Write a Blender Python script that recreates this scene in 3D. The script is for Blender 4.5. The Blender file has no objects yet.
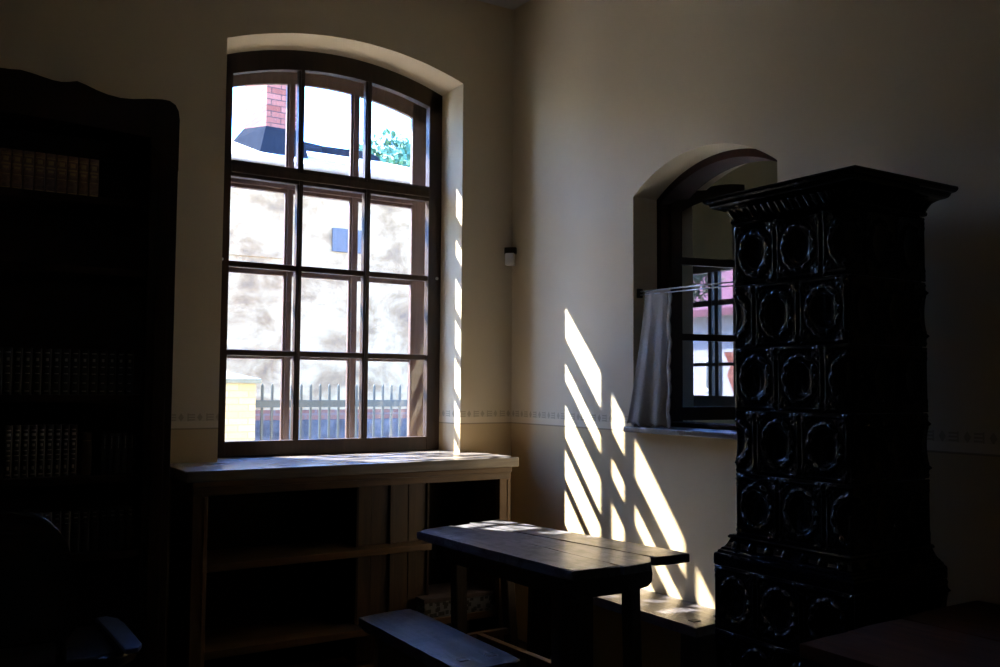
import bpy, bmesh, math, random
from mathutils import Vector, Matrix
random.seed(7)
S = bpy.context.scene
COL = S.collection
PI = math.pi

# ------------------------------------------------------------------ helpers
def newbm():
    return bmesh.new()

def box(bm, x0, x1, y0, y1, z0, z1, bev=0.0, mi=0):
    r = bmesh.ops.create_cube(bm, size=1.0)
    vs = r['verts']
    for v in vs:
        v.co = Vector(((x0 + x1) / 2 + v.co.x * (x1 - x0), (y0 + y1) / 2 + v.co.y * (y1 - y0), (z0 + z1) / 2 + v.co.z * (z1 - z0)))
    es = list({e for v in vs for e in v.link_edges})
    fs = list({f for v in vs for f in v.link_faces})
    for f in fs: f.material_index = mi
    if bev > 0:
        bmesh.ops.bevel(bm, geom=es, offset=bev, segments=2, affect='EDGES', profile=0.6)
    return vs

def prism(bm, pts, a, b, axis='z', mi=0, bev=0.0):
    """polygon pts (2D) extruded between a and b along axis. axis z: pts=(x,y); y: (x,z); x: (y,z)"""
    def P(p, t):
        if axis == 'z': return Vector((p[0], p[1], t))
        if axis == 'y': return Vector((p[0], t, p[1]))
        return Vector((t, p[0], p[1]))
    va = [bm.verts.new(P(p, a)) for p in pts]
    vb = [bm.verts.new(P(p, b)) for p in pts]
    n = len(pts)
    fs = [bm.faces.new(va), bm.faces.new(vb[::-1])]
    for i in range(n):
        j = (i + 1) % n
        fs.append(bm.faces.new((va[j], va[i], vb[i], vb[j])))
    for f in fs: f.material_index = mi
    if bev > 0:
        es = list({e for f in fs for e in f.edges})
        bmesh.ops.bevel(bm, geom=es, offset=bev, segments=2, affect='EDGES', profile=0.6)

def strip_solid(bm, outer, inner, a, b, mapf, mi=0):
    """band between two polylines of equal length, extruded from depth a to b"""
    n = len(outer)
    V = []
    for i in range(n):
        V.append([bm.verts.new(mapf(outer[i][0], outer[i][1], a)), bm.verts.new(mapf(outer[i][0], outer[i][1], b)),
                  bm.verts.new(mapf(inner[i][0], inner[i][1], b)), bm.verts.new(mapf(inner[i][0], inner[i][1], a))])
    for i in range(n - 1):
        for k in range(4):
            l = (k + 1) % 4
            f = bm.faces.new((V[i][k], V[i][l], V[i + 1][l], V[i + 1][k])); f.material_index = mi
    bm.faces.new(V[0]); bm.faces.new(V[-1][::-1])

def tube(bm, p0, p1, r, seg=10, r2=None):
    p0, p1 = Vector(p0), Vector(p1)
    d = p1 - p0
    r2 = r if r2 is None else r2
    q = d.to_track_quat('Z', 'Y').to_matrix()
    A, B = [], []
    for i in range(seg):
        t = 2 * PI * i / seg
        o = q @ Vector((math.cos(t), math.sin(t), 0))
        A.append(bm.verts.new(p0 + o * r)); B.append(bm.verts.new(p1 + o * r2))
    bm.faces.new(A[::-1]); bm.faces.new(B)
    for i in range(seg):
        j = (i + 1) % seg
        bm.faces.new((A[i], A[j], B[j], B[i]))

def grid(bm, nu, nv, fn, mi=0):
    V = [[bm.verts.new(fn(i / nu, j / nv)) for j in range(nv + 1)] for i in range(nu + 1)]
    for i in range(nu):
        for j in range(nv):
            f = bm.faces.new((V[i][j], V[i + 1][j], V[i + 1][j + 1], V[i][j + 1])); f.material_index = mi
    return V

def obj(name, bm, mat, parent=None, smooth=False, origin=None, label=None):
    bmesh.ops.recalc_face_normals(bm, faces=bm.faces)
    me = bpy.data.meshes.new(name)
    off = Vector((0, 0, 0))
    if parent is not None:
        p = parent
        while p is not None:
            off += Vector(p.location); p = p.parent
    if origin is not None:
        loc = Vector(origin)
    else:
        loc = off
    for v in bm.verts: v.co -= loc
    bm.to_mesh(me); bm.free()
    for m in (mat if isinstance(mat, (list, tuple)) else [mat]): me.materials.append(m)
    if smooth:
        for p in me.polygons: p.use_smooth = True
    o = bpy.data.objects.new(name, me)
    COL.objects.link(o)
    o.location = loc - off if parent is not None else loc
    if parent is not None: o.parent = parent
    if label: o['label'] = label
    return o

def thing(name, label, cat, loc=(0, 0, 0), group=None, kind=None):
    o = bpy.data.objects.new(name, None)
    o.empty_display_size = 0.1
    COL.objects.link(o)
    o.location = loc
    if label: o['label'] = label
    if cat: o['category'] = cat
    if group: o['group'] = group
    if kind: o['kind'] = kind
    return o

def tag(o, label=None, cat=None, group=None, kind=None):
    if label: o['label'] = label
    if cat: o['category'] = cat
    if group: o['group'] = group
    if kind: o['kind'] = kind
    return o

def dup(root, loc, label=None, group=None):
    r = root.copy(); COL.objects.link(r); r.location = loc
    if label: r['label'] = label
    if group: r['group'] = group
    for ch in list(root.children):
        c = ch.copy(); COL.objects.link(c); c.parent = r
        for g in list(ch.children):
            d = g.copy(); COL.objects.link(d); d.parent = c
    return r

# ------------------------------------------------------------------ materials
def mat(name):
    m = bpy.data.materials.new(name); m.use_nodes = True
    nt = m.node_tree
    b = nt.nodes['Principled BSDF']
    return m, nt, b

def N(nt, t, **kw):
    n = nt.nodes.new(t)
    for k, v in kw.items():
        if k.startswith('i_'):
            key = k[2:]
            n.inputs[int(key) if key.isdigit() else key].default_value = v
        else: setattr(n, k, v)
    return n

def rgba(c): return (c[0], c[1], c[2], 1)

def math_(nt, op, a, b=None, c=None):
    n = nt.nodes.new('ShaderNodeMath'); n.operation = op
    for i, x in enumerate((a, b, c)):
        if x is None: continue
        if isinstance(x, (int, float)): n.inputs[i].default_value = x
        else: nt.links.new(x, n.inputs[i])
    return n.outputs[0]

def mixc(nt, fac, a, b):
    n = nt.nodes.new('ShaderNodeMix'); n.data_type = 'RGBA'
    if isinstance(fac, (int, float)): n.inputs[0].default_value = fac
    else: nt.links.new(fac, n.inputs[0])
    for i, x in ((6, a), (7, b)):
        if isinstance(x, (tuple, list)): n.inputs[i].default_value = rgba(x)
        else: nt.links.new(x, n.inputs[i])
    return n.outputs[2]

def wood(name, c1, c2, axis=0, rough=0.45, scale=6.0, bump=0.25, spec=0.5, coat=0.0):
    m, nt, b = mat(name)
    tc = N(nt, 'ShaderNodeTexCoord'); mp = N(nt, 'ShaderNodeMapping')
    sc = [1.0, 1.0, 1.0]; sc = [scale * 4] * 3; sc[axis] = scale * 0.35
    mp.inputs['Scale'].default_value = sc
    nt.links.new(tc.outputs['Object'], mp.inputs[0])
    n1 = N(nt, 'ShaderNodeTexNoise'); n1.inputs['Scale'].default_value = 1.0; n1.inputs['Detail'].default_value = 6; n1.inputs['Roughness'].default_value = 0.65
    n1.inputs['Distortion'].default_value = 0.6
    nt.links.new(mp.outputs[0], n1.inputs['Vector'])
    r = N(nt, 'ShaderNodeValToRGB')
    r.color_ramp.elements[0].position = 0.3; r.color_ramp.elements[0].color = rgba(c1)
    r.color_ramp.elements[1].position = 0.75; r.color_ramp.elements[1].color = rgba(c2)
    nt.links.new(n1.outputs[0], r.inputs[0])
    if bump >= 0.8:
        n3 = N(nt, 'ShaderNodeTexNoise'); n3.inputs['Scale'].default_value = 13; n3.inputs['Detail'].default_value = 7; n3.inputs['Roughness'].default_value = 0.7
        nt.links.new(tc.outputs['Object'], n3.inputs['Vector'])
        mk = N(nt, 'ShaderNodeMapRange'); mk.inputs['From Min'].default_value = 0.49; mk.inputs['From Max'].default_value = 0.60
        nt.links.new(n3.outputs[0], mk.inputs[0])
        nt.links.new(mixc(nt, math_(nt, 'MULTIPLY', mk.outputs[0], 0.85), r.outputs[0], [q * 0.4 for q in c1]), b.inputs['Base Color'])
    else:
        nt.links.new(r.outputs[0], b.inputs['Base Color'])
    n2 = N(nt, 'ShaderNodeTexNoise'); n2.inputs['Scale'].default_value = 5; n2.inputs['Detail'].default_value = 4
    nt.links.new(tc.outputs['Object'], n2.inputs['Vector'])
    mr = N(nt, 'ShaderNodeMapRange'); mr.inputs['To Min'].default_value = rough - 0.1; mr.inputs['To Max'].default_value = rough + 0.12
    nt.links.new(n2.outputs[0], mr.inputs[0]); nt.links.new(mr.outputs[0], b.inputs['Roughness'])
    bp = N(nt, 'ShaderNodeBump'); bp.inputs['Strength'].default_value = bump; bp.inputs['Distance'].default_value = 0.004
    nt.links.new(n1.outputs[0], bp.inputs['Height']); nt.links.new(bp.outputs[0], b.inputs['Normal'])
    b.inputs['Specular IOR Level'].default_value = spec
    if coat: b.inputs['Coat Weight'].default_value = coat; b.inputs['Coat Roughness'].default_value = 0.22
    return m

def plain(name, c, rough=0.6, metal=0.0, spec=0.5, noise=0.15, nscale=12.0, bump=0.1):
    m, nt, b = mat(name)
    tc = N(nt, 'ShaderNodeTexCoord')
    n = N(nt, 'ShaderNodeTexNoise'); n.inputs['Scale'].default_value = nscale; n.inputs['Detail'].default_value = 5
    nt.links.new(tc.outputs['Object'], n.inputs['Vector'])
    r = N(nt, 'ShaderNodeValToRGB')
    r.color_ramp.elements[0].position = 0.3; r.color_ramp.elements[0].color = rgba([x * (1 - noise) for x in c])
    r.color_ramp.elements[1].position = 0.7; r.color_ramp.elements[1].color = rgba([min(1, x * (1 + noise)) for x in c])
    nt.links.new(n.outputs[0], r.inputs[0]); nt.links.new(r.outputs[0], b.inputs['Base Color'])
    b.inputs['Roughness'].default_value = rough; b.inputs['Metallic'].default_value = metal
    b.inputs['Specular IOR Level'].default_value = spec
    if bump:
        bp = N(nt, 'ShaderNodeBump'); bp.inputs['Strength'].default_value = bump; bp.inputs['Distance'].default_value = 0.003
        nt.links.new(n.outputs[0], bp.inputs['Height']); nt.links.new(bp.outputs[0], b.inputs['Normal'])
    return m

def wall_mat(name, upper, dado, stencil=True, dz=1.19):
    """limewashed plaster with a painted dado and a stencilled border of bars and lozenges"""
    m, nt, b = mat(name)
    tc = N(nt, 'ShaderNodeTexCoord')
    sep = N(nt, 'ShaderNodeSeparateXYZ'); nt.links.new(tc.outputs['Object'], sep.inputs[0])
    X, Y, Z = sep.outputs
    n1 = N(nt, 'ShaderNodeTexNoise'); n1.inputs['Scale'].default_value = 1.7; n1.inputs['Detail'].default_value = 7; n1.inputs['Roughness'].default_value = 0.6
    nt.links.new(tc.outputs['Object'], n1.inputs['Vector'])
    n2 = N(nt, 'ShaderNodeTexNoise'); n2.inputs['Scale'].default_value = 60; n2.inputs['Detail'].default_value = 4
    nt.links.new(tc.outputs['Object'], n2.inputs['Vector'])
    up = mixc(nt, n1.outputs[0], [c * 0.9 for c in upper], [min(1, c * 1.08) for c in upper])
    dd = mixc(nt, n1.outputs[0], [c * 0.84 for c in dado], [min(1, c * 1.12) for c in dado])
    wob = math_(nt, 'MULTIPLY', math_(nt, 'SUBTRACT', n1.outputs[0], 0.5), 0.004)
    zz = math_(nt, 'ADD', Z, wob)
    isup = math_(nt, 'GREATER_THAN', zz, dz)
    col = mixc(nt, isup, dd, up)
    if stencil:
        # pale band above the dado line
        band = math_(nt, 'MULTIPLY', isup, math_(nt, 'LESS_THAN', zz, dz + 0.035))
        col = mixc(nt, math_(nt, 'MULTIPLY', band, 0.5), col, [min(1, c * 1.25) for c in upper])
        line = math_(nt, 'COMPARE', zz, dz, 0.0035)
        col = mixc(nt, math_(nt, 'MULTIPLY', line, 0.6), col, [c * 0.3 for c in dado])
        # coordinate along either wall
        s = math_(nt, 'ADD', X, Y)
        u = math_(nt, 'FRACT', math_(nt, 'DIVIDE', s, 0.086))
        v = math_(nt, 'DIVIDE', math_(nt, 'SUBTRACT', zz, dz + 0.035), 0.036)   # 0..1 inside the motif band
        inb = math_(nt, 'MULTIPLY', math_(nt, 'GREATER_THAN', v, 0.0), math_(nt, 'LESS_THAN', v, 1.0))
        # E: three bars between u .08 and .52, spine in the middle
        inE = math_(nt, 'COMPARE', u, 0.30, 0.2)
        bars = math_(nt, 'GREATER_THAN', math_(nt, 'ABSOLUTE', math_(nt, 'SUBTRACT', math_(nt, 'FRACT', math_(nt, 'MULTIPLY', v, 3.0)), 0.5)), 0.0)
        bars = math_(nt, 'LESS_THAN', math_(nt, 'ABSOLUTE', math_(nt, 'SUBTRACT', math_(nt, 'FRACT', math_(nt, 'MULTIPLY', v, 3.0)), 0.5)), 0.26)
        spine = math_(nt, 'COMPARE', u, 0.13, 0.035)
        E_ = math_(nt, 'MULTIPLY', inE, math_(nt, 'MAXIMUM', bars, spine))
        du = math_(nt, 'DIVIDE', math_(nt, 'ABSOLUTE', math_(nt, 'SUBTRACT', u, 0.76)), 0.15)
        dv = math_(nt, 'DIVIDE', math_(nt, 'ABSOLUTE', math_(nt, 'SUBTRACT', v, 0.5)), 0.55)
        loz = math_(nt, 'LESS_THAN', math_(nt, 'ADD', du, dv), 1.0)
        motif = math_(nt, 'MULTIPLY', inb, math_(nt, 'MAXIMUM', E_, loz))
        motif = math_(nt, 'MULTIPLY', motif, math_(nt, 'ADD', 0.15, math_(nt, 'MULTIPLY', n1.outputs[0], 0.75)))
        col = mixc(nt, motif, col, [c * 0.42 for c in upper])
    nt.links.new(col, b.inputs['Base Color'])
    b.inputs['Roughness'].default_value = 0.9
    b.inputs['Specular IOR Level'].default_value = 0.15
    add = math_(nt, 'ADD', math_(nt, 'MULTIPLY', n1.outputs[0], 3.0), math_(nt, 'MULTIPLY', n2.outputs[0], 0.35))
    bp = N(nt, 'ShaderNodeBump'); bp.inputs['Strength'].default_value = 0.35; bp.inputs['Distance'].default_value = 0.004
    nt.links.new(add, bp.inputs['Height']); nt.links.new(bp.outputs[0], b.inputs['Normal'])
    return m

def glass_mat(name, tint=(1, 1, 1), rough=0.0):
    m = bpy.data.materials.new(name); m.use_nodes = True
    nt = m.node_tree
    for n in list(nt.nodes): nt.nodes.remove(n)
    out = N(nt, 'ShaderNodeOutputMaterial')
    tr = N(nt, 'ShaderNodeBsdfTransparent'); tr.inputs[0].default_value = rgba(tint)
    gl = N(nt, 'ShaderNodeBsdfGlossy'); gl.inputs['Roughness'].default_value = 0.02
    lw = N(nt, 'ShaderNodeLayerWeight'); lw.inputs[0].default_value = 0.5
    p5 = math_(nt, 'POWER', lw.outputs['Facing'], 5.0)
    fac = math_(nt, 'ADD', math_(nt, 'MULTIPLY', p5, 0.94), 0.035)
    mx = N(nt, 'ShaderNodeMixShader')
    nt.links.new(fac, mx.inputs[0]); nt.links.new(tr.outputs[0], mx.inputs[1]); nt.links.new(gl.outputs[0], mx.inputs[2])
    nt.links.new(mx.outputs[0], out.inputs[0])
    return m

def brick_mat(name, c1, c2, mortar, scale=1.0, vec='XZ', bw=0.25, bh=0.075, msize=0.012):
    m, nt, b = mat(name)
    tc = N(nt, 'ShaderNodeTexCoord')
    sep = N(nt, 'ShaderNodeSeparateXYZ'); nt.links.new(tc.outputs['Object'], sep.inputs[0])
    cb = N(nt, 'ShaderNodeCombineXYZ')
    if vec == 'XZ':
        nt.links.new(math_(nt, 'ADD', sep.outputs[0], sep.outputs[1]), cb.inputs[0])
    else:
        nt.links.new(sep.outputs[1], cb.inputs[0])
    nt.links.new(sep.outputs[2], cb.inputs[1])
    br = N(nt, 'ShaderNodeTexBrick'); br.inputs['Scale'].default_value = 1.0
    br.inputs['Color1'].default_value = rgba(c1); br.inputs['Color2'].default_value = rgba(c2); br.inputs['Mortar'].default_value = rgba(mortar)
    br.inputs['Mortar Size'].default_value = msize; br.inputs['Brick Width'].default_value = bw; br.inputs['Row Height'].default_value = bh
    nt.links.new(cb.outputs[0], br.inputs['Vector'])
    nt.links.new(br.outputs[0], b.inputs['Base Color'])
    b.inputs['Roughness'].default_value = 1.0; b.inputs['Specular IOR Level'].default_value = 0.05
    return m

M = {}
M['wall'] = wall_mat('limewashed_plaster', (0.61, 0.515, 0.36), (0.58, 0.43, 0.24))
M['ceiling'] = plain('ceiling_plaster', (0.5, 0.49, 0.46), 0.9, spec=0.1, noise=0.04)
M['floor'] = wood('dark_floorboards', (0.012, 0.008, 0.005), (0.04, 0.025, 0.015), axis=0, rough=0.5)
M['darkwood_x'] = wood('dark_stained_wood_x', (0.010, 0.005, 0.003), (0.035, 0.017, 0.009), axis=0, rough=0.5)
M['darkwood_z'] = wood('dark_stained_wood_z', (0.010, 0.005, 0.003), (0.035, 0.017, 0.009), axis=2, rough=0.5)
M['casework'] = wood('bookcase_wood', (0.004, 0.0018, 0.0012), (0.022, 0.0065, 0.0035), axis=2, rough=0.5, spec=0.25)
M['casework_back'] = plain('bookcase_back_board', (0.075, 0.058, 0.062), 0.9, spec=0.1)
M['frame_wood'] = wood('window_frame_wood', (0.014, 0.007, 0.004), (0.045, 0.022, 0.012), axis=2, rough=0.5, spec=0.35)
M['outer_wood'] = wood('outer_casement_wood', (0.075, 0.042, 0.030), (0.15, 0.088, 0.065), axis=2, rough=0.55)
M['cab_top'] = wood('varnished_top_wood', (0.09, 0.075, 0.062), (0.24, 0.20, 0.165), axis=0, rough=0.5, spec=0.5, bump=0.05, coat=1.0)
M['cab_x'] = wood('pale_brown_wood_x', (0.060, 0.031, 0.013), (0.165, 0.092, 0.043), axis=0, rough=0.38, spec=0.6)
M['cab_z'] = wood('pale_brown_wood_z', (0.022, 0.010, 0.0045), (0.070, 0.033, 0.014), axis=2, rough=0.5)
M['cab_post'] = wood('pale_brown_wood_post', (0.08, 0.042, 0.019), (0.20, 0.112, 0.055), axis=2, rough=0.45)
M['cab_recess_shade'] = plain('cabinet_recess_shade', (0.006, 0.004, 0.003), 0.8, spec=0.1)  # near black: the shade of the deep recess is put into the colour
M['table_y'] = wood('worn_table_wood', (0.03, 0.026, 0.025), (0.20, 0.185, 0.185), axis=1, rough=0.40, spec=0.45, bump=0.8, coat=0.35)
M['table_dark'] = wood('table_leg_wood', (0.012, 0.007, 0.005), (0.045, 0.026, 0.016), axis=2, rough=0.55)
M['bench_y'] = wood('worn_bench_wood', (0.016, 0.013, 0.013), (0.12, 0.105, 0.105), axis=1, rough=0.33, spec=0.7, bump=0.8)
M['red_plank'] = wood('red_brown_table_wood', (0.045, 0.015, 0.006), (0.12, 0.043, 0.016), axis=1, rough=0.6, spec=0.2)
M['glass'] = glass_mat('window_glass', (0.96, 0.97, 0.98))
M['old_glass'] = glass_mat('dusty_glass', (0.80, 0.81, 0.82))
M['dim_glass'] = glass_mat('grimy_glass', (0.62, 0.63, 0.65))
M['white'] = plain('white_plastic', (0.75, 0.70, 0.62), 0.45, noise=0.03)
M['black'] = plain('black_plastic', (0.05, 0.038, 0.022), 0.4, noise=0.05)
M['steel'] = plain('steel_wire', (0.55, 0.55, 0.57), 0.3, metal=0.9, noise=0.05)
M['linen'] = plain('linen_cloth', (0.38, 0.34, 0.29), 0.95, spec=0.05, noise=0.06, nscale=80)
M['grout'] = plain('stove_joint', (0.006, 0.006, 0.008), 0.5)
M['gilt'] = plain('gilt', (0.55, 0.38, 0.18), 0.4, metal=0.5)
M['gilt_pale'] = plain('pale_lettering', (0.45, 0.42, 0.38), 0.5)
M['paper'] = plain('book_pages', (0.30, 0.25, 0.18), 0.9)

def glaze():
    m, nt, b = mat('black_stove_glaze')
    b.inputs['Base Color'].default_value = (0.0022, 0.0024, 0.004, 1)
    b.inputs['Roughness'].default_value = 0.07
    b.inputs['Specular IOR Level'].default_value = 0.28
    tc = N(nt, 'ShaderNodeTexCoord')
    n = N(nt, 'ShaderNodeTexNoise'); n.inputs['Scale'].default_value = 45; n.inputs['Detail'].default_value = 3
    nt.links.new(tc.outputs['Object'], n.inputs['Vector'])
    bp = N(nt, 'ShaderNodeBump'); bp.inputs['Strength'].default_value = 0.25; bp.inputs['Distance'].default_value = 0.003
    nt.links.new(n.outputs[0], bp.inputs['Height']); nt.links.new(bp.outputs[0], b.inputs['Normal'])
    return m
M['glaze'] = glaze()

# ------------------------------------------------------------------ the room shell
CEIL = 3.585
def archA(x, inset=0.0):
    """height of the segmental arch of the big window at x, lowered by inset"""
    c, hw, zs, rise = -0.995, 0.66, 3.078, 0.118
    R = (hw * hw + rise * rise) / (2 * rise)
    zc = zs + rise - R
    t = x - c
    return zc + math.sqrt(max(1e-6, (R - inset) ** 2 - t * t)) + 0.014 * t
def archB(y, inset=0.0):
    c, hw, zs, rise = -1.487, 0.436, 2.308, 0.146
    R = (hw * hw + rise * rise) / (2 * rise)
    zc = zs + rise - R
    t = y - c
    return zc + math.sqrt(max(1e-6, (R - inset) ** 2 - t * t))

def arched_wall(bm, s0, s1, z0, z1, o0, o1, osill, arch, d0, d1, mapf, n=36, splay=None):
    """wall in (s,z) with an opening from o0 to o1, between depths d0 and d1"""
    def quad(a, b, c, d):
        bm.faces.new([bm.verts.new(mapf(*p)) for p in (a, b, c, d)])
    # stations through the thickness: (depth, how far the opening is drawn in there)
    st_ = [(d0, 0.0), (d1, 0.0)] if splay is None else [(d0, 0.0), (splay[0], splay[1]), (d1, splay[1])]
    def line(g):
        a0, a1 = o0 + g, o1 - g
        return [(a0 + (a1 - a0) * i / n, arch(o0 + (o1 - o0) * i / n) - g) for i in range(n + 1)]
    for d, g in (st_[0], st_[-1]):
        L = line(g); a0, a1 = L[0][0], L[-1][0]
        quad((s0, z0, d), (a0, z0, d), (a0, z1, d), (s0, z1, d))
        quad((a1, z0, d), (s1, z0, d), (s1, z1, d), (a1, z1, d))
        quad((a0, z0, d), (a1, z0, d), (a1, osill, d), (a0, osill, d))
        for p, q in zip(L[:-1], L[1:]):
            quad((p[0], p[1], d), (q[0], q[1], d), (q[0], z1, d), (p[0], z1, d))
    for (da, ga), (db, gb) in zip(st_[:-1], st_[1:]):
        A, B = line(ga), line(gb)
        for i in range(n):
            quad((A[i][0], A[i][1], da), (A[i + 1][0], A[i + 1][1], da), (B[i + 1][0], B[i + 1][1], db), (B[i][0], B[i][1], db))
        for k in (0, -1):
            quad((A[k][0], osill, da), (A[k][0], A[k][1], da), (B[k][0], B[k][1], db), (B[k][0], osill, db))
        quad((A[0][0], osill, da), (A[-1][0], osill, da), (B[-1][0], osill, db), (B[0][0], osill, db))
    quad((s0, z0, d0), (s0, z1, d0), (s0, z1, d1), (s0, z0, d1))
    quad((s1, z0, d0), (s1, z1, d0), (s1, z1, d1), (s1, z0, d1))
    quad((s0, z1, d0), (s1, z1, d0), (s1, z1, d1), (s0, z1, d1))
    quad((s0, z0, d0), (s1, z0, d0), (s1, z0, d1), (s0, z0, d1))
    bmesh.ops.remove_doubles(bm, verts=bm.verts, dist=1e-5)

mapA = lambda s, z, d: Vector((s, d, z))
mapB = lambda s, z, d: Vector((d, s, z))
OA0, OA1, SA = -1.655, -0.335, 0.985
OB0, OB1, SB = -1.923, -1.051, 1.185
WBT = 0.39        # thickness of the right wall
WAT = 0.585

bm = newbm(); arched_wall(bm, -5.0, WBT, -0.1, CEIL + 0.1, OA0, OA1, SA, archA, 0.0, WAT, mapA, splay=(0.2, 0.022))
tag(obj('wall_back', bm, M['wall']), kind='structure')
bm = newbm(); arched_wall(bm, -7.0, 0.0, -0.1, CEIL + 0.1, OB0, OB1, SB, archB, 0.0, WBT, mapB)
tag(obj('wall_right', bm, M['wall']), kind='structure')
bm = newbm(); box(bm, -5.2, -5.0, -7.2, WAT, -0.1, CEIL + 0.1)
tag(obj('wall_left', bm, M['wall']), kind='structure')
bm = newbm(); box(bm, -5.2, WBT, -7.2, -7.0, -0.1, CEIL + 0.1)
tag(obj('wall_front', bm, M['wall']), kind='structure')
bm = newbm(); box(bm, -5.2, WBT, -7.2, WAT, CEIL, CEIL + 0.2)
tag(obj('ceiling', bm, M['ceiling']), kind='structure')

def floor_mat():
    m, nt, b = mat('floorboards')
    tc = N(nt, 'ShaderNodeTexCoord')
    br = N(nt, 'ShaderNodeTexBrick'); br.inputs['Scale'].default_value = 1.0
    br.inputs['Color1'].default_value = (0.022, 0.013, 0.008, 1); br.inputs['Color2'].default_value = (0.034, 0.02, 0.012, 1); br.inputs['Mortar'].default_value = (0.003, 0.002, 0.001, 1)
    br.inputs['Mortar Size'].default_value = 0.003; br.inputs['Brick Width'].default_value = 2.4; br.inputs['Row Height'].default_value = 0.16
    nt.links.new(tc.outputs['Object'], br.inputs['Vector']); nt.links.new(br.outputs[0], b.inputs['Base Color'])
    b.inputs['Roughness'].default_value = 0.55
    return m
bm = newbm(); box(bm, -5.2, 0.0, -7.2, 0.0, -0.1, 0.0)
tag(obj('floor', bm, floor_mat()), kind='structure')

# vestibule beyond the right-hand window
VX = 1.35
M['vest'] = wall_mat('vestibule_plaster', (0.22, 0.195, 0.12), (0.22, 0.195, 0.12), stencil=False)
def rect_wall(bm, s0, s1, z0, z1, o0, o1, oz0, oz1, d0, d1, mapf):
    arched_wall(bm, s0, s1, z0, z1, o0, o1, oz0, lambda s: oz1, d0, d1, mapf, n=1)
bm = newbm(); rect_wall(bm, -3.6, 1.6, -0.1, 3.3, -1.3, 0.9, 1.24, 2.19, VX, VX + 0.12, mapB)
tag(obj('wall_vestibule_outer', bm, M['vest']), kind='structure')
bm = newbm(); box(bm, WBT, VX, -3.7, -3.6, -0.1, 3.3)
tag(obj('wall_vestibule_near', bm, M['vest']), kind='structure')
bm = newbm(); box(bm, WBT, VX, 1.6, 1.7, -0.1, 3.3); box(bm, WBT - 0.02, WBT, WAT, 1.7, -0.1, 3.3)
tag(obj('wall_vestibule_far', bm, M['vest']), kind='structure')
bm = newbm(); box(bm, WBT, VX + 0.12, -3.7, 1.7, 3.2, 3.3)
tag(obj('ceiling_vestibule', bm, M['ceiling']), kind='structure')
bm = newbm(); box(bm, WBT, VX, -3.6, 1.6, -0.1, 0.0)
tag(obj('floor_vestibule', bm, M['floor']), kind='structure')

# ------------------------------------------------------------------ big window, inner layer
def arch_line(x0, x1, inset, n=28):
    return [(x0 + (x1 - x0) * i / n, archA(x0 + (x1 - x0) * i / n, inset)) for i in range(n + 1)]

def big_window(name, y0, y1, m, xs, zs, ins, gy, bevel=0.004, prof=0.012):
    """xs: list of (x0,x1) verticals: left stile, mullions, right stile; zs: (z0,z1) rails bottom..top"""
    w = thing(name, None, None, ((xs[0][0] + xs[-1][1]) / 2, y0, zs[0][0]), kind='structure')
    # outer frame: stiles, bottom rail, arched head
    bm = newbm()
    L, R = xs[0], xs[-1]
    zt = archA(L[0], 0.0)
    box(bm, L[0], L[1], y0, y1, zs[0][0], archA(L[0] + 0.01) - 0.045, bevel)
    box(bm, R[0], R[1], y0, y1, zs[0][0], archA(R[1] - 0.01) - 0.045, bevel)
    box(bm, L[1], R[0], y0, y1, zs[0][0], zs[0][1], bevel)
    strip_solid(bm, arch_line(L[0], R[1], 0.018), [(a, b) for (a, b) in arch_line(L[0], R[1], ins)], y0, y1, mapA)
    obj('frame', bm, m, w)
    # beading around the glass on the room side
    for i, (a, b) in enumerate(xs[1:-1]):
        bm = newbm(); box(bm, a, b, y0 + 0.004, y1 - 0.004, zs[0][1], archA((a + b) / 2, ins) + 0.01, bevel)
        box(bm, a + (b - a) * 0.25, b - (b - a) * 0.25, y0 - 0.006, y0 + 0.006, zs[0][1], archA((a + b) / 2, ins), 0.002)
        obj('mullion', bm, m, w)
    for j, (a, b) in enumerate(zs[1:]):
        big = (b - a) > 0.05
        bm = newbm(); box(bm, L[1], R[0], y0 + (0.0 if big else 0.006), y1 - (0.0 if big else 0.006), a, b, bevel)
        if big: box(bm, L[1], R[0], y0 - 0.014, y0 + 0.004, a + 0.02, b - 0.02, 0.004)
        obj('transom' if big else 'glazing_bar', bm, m, w)
    for i in range(len(xs) - 1):
        a, b = xs[i][1], xs[i + 1][0]
        for j in range(len(zs)):
            z0 = zs[j][1]
            if j + 1 < len(zs):
                poly = [(a, z0), (b, z0), (b, zs[j + 1][0]), (a, zs[j + 1][0])]
            else:
                top = arch_line(b, a, ins - 0.004, 8)
                poly = [(a, z0), (b, z0)] + top
            bm = newbm(); prism(bm, poly, gy, gy + 0.003, 'y')
            obj('glass_pane', bm, M['glass'], w)
    return w

xsI = [(-1.640, -1.563), (-1.214, -1.182), (-0.832, -0.796), (-0.437, -0.352)]
zsI = [(1.035, 1.113), (1.542, 1.571), (1.988, 2.018), (2.444, 2.528)]
w1 = big_window('window_1', 0.20, 0.245, M['frame_wood'], xsI, zsI, 0.126, 0.222)
w1['label'] = 'inner casement of the tall arched window, dark brown wood'
xsO = [(-1.640, -1.545), (-1.215, -1.168), (-0.840, -0.787), (-0.452, -0.352)]
zsO = [(0.985, 1.100), (1.532, 1.580), (1.980, 2.030), (2.430, 2.530)]
w2 = big_window('window_2', 0.382, 0.41, M['outer_wood'], xsO, zsO, 0.150, 0.395)
w2['label'] = 'outer casement of the tall arched window, reddish brown wood'
# knobs on the inner casement
for (x, z) in ((-1.603, 2.02), (-0.385, 2.005)):
    bm = newbm(); bmesh.ops.create_uvsphere(bm, u_segments=12, v_segments=8, radius=0.009, matrix=Matrix.Translation((x, 0.192, z)))
    tube(bm, (x, 0.195, z), (x, 0.205, z), 0.004)
    obj('knob', bm, M['steel'], w1, smooth=True)
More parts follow.
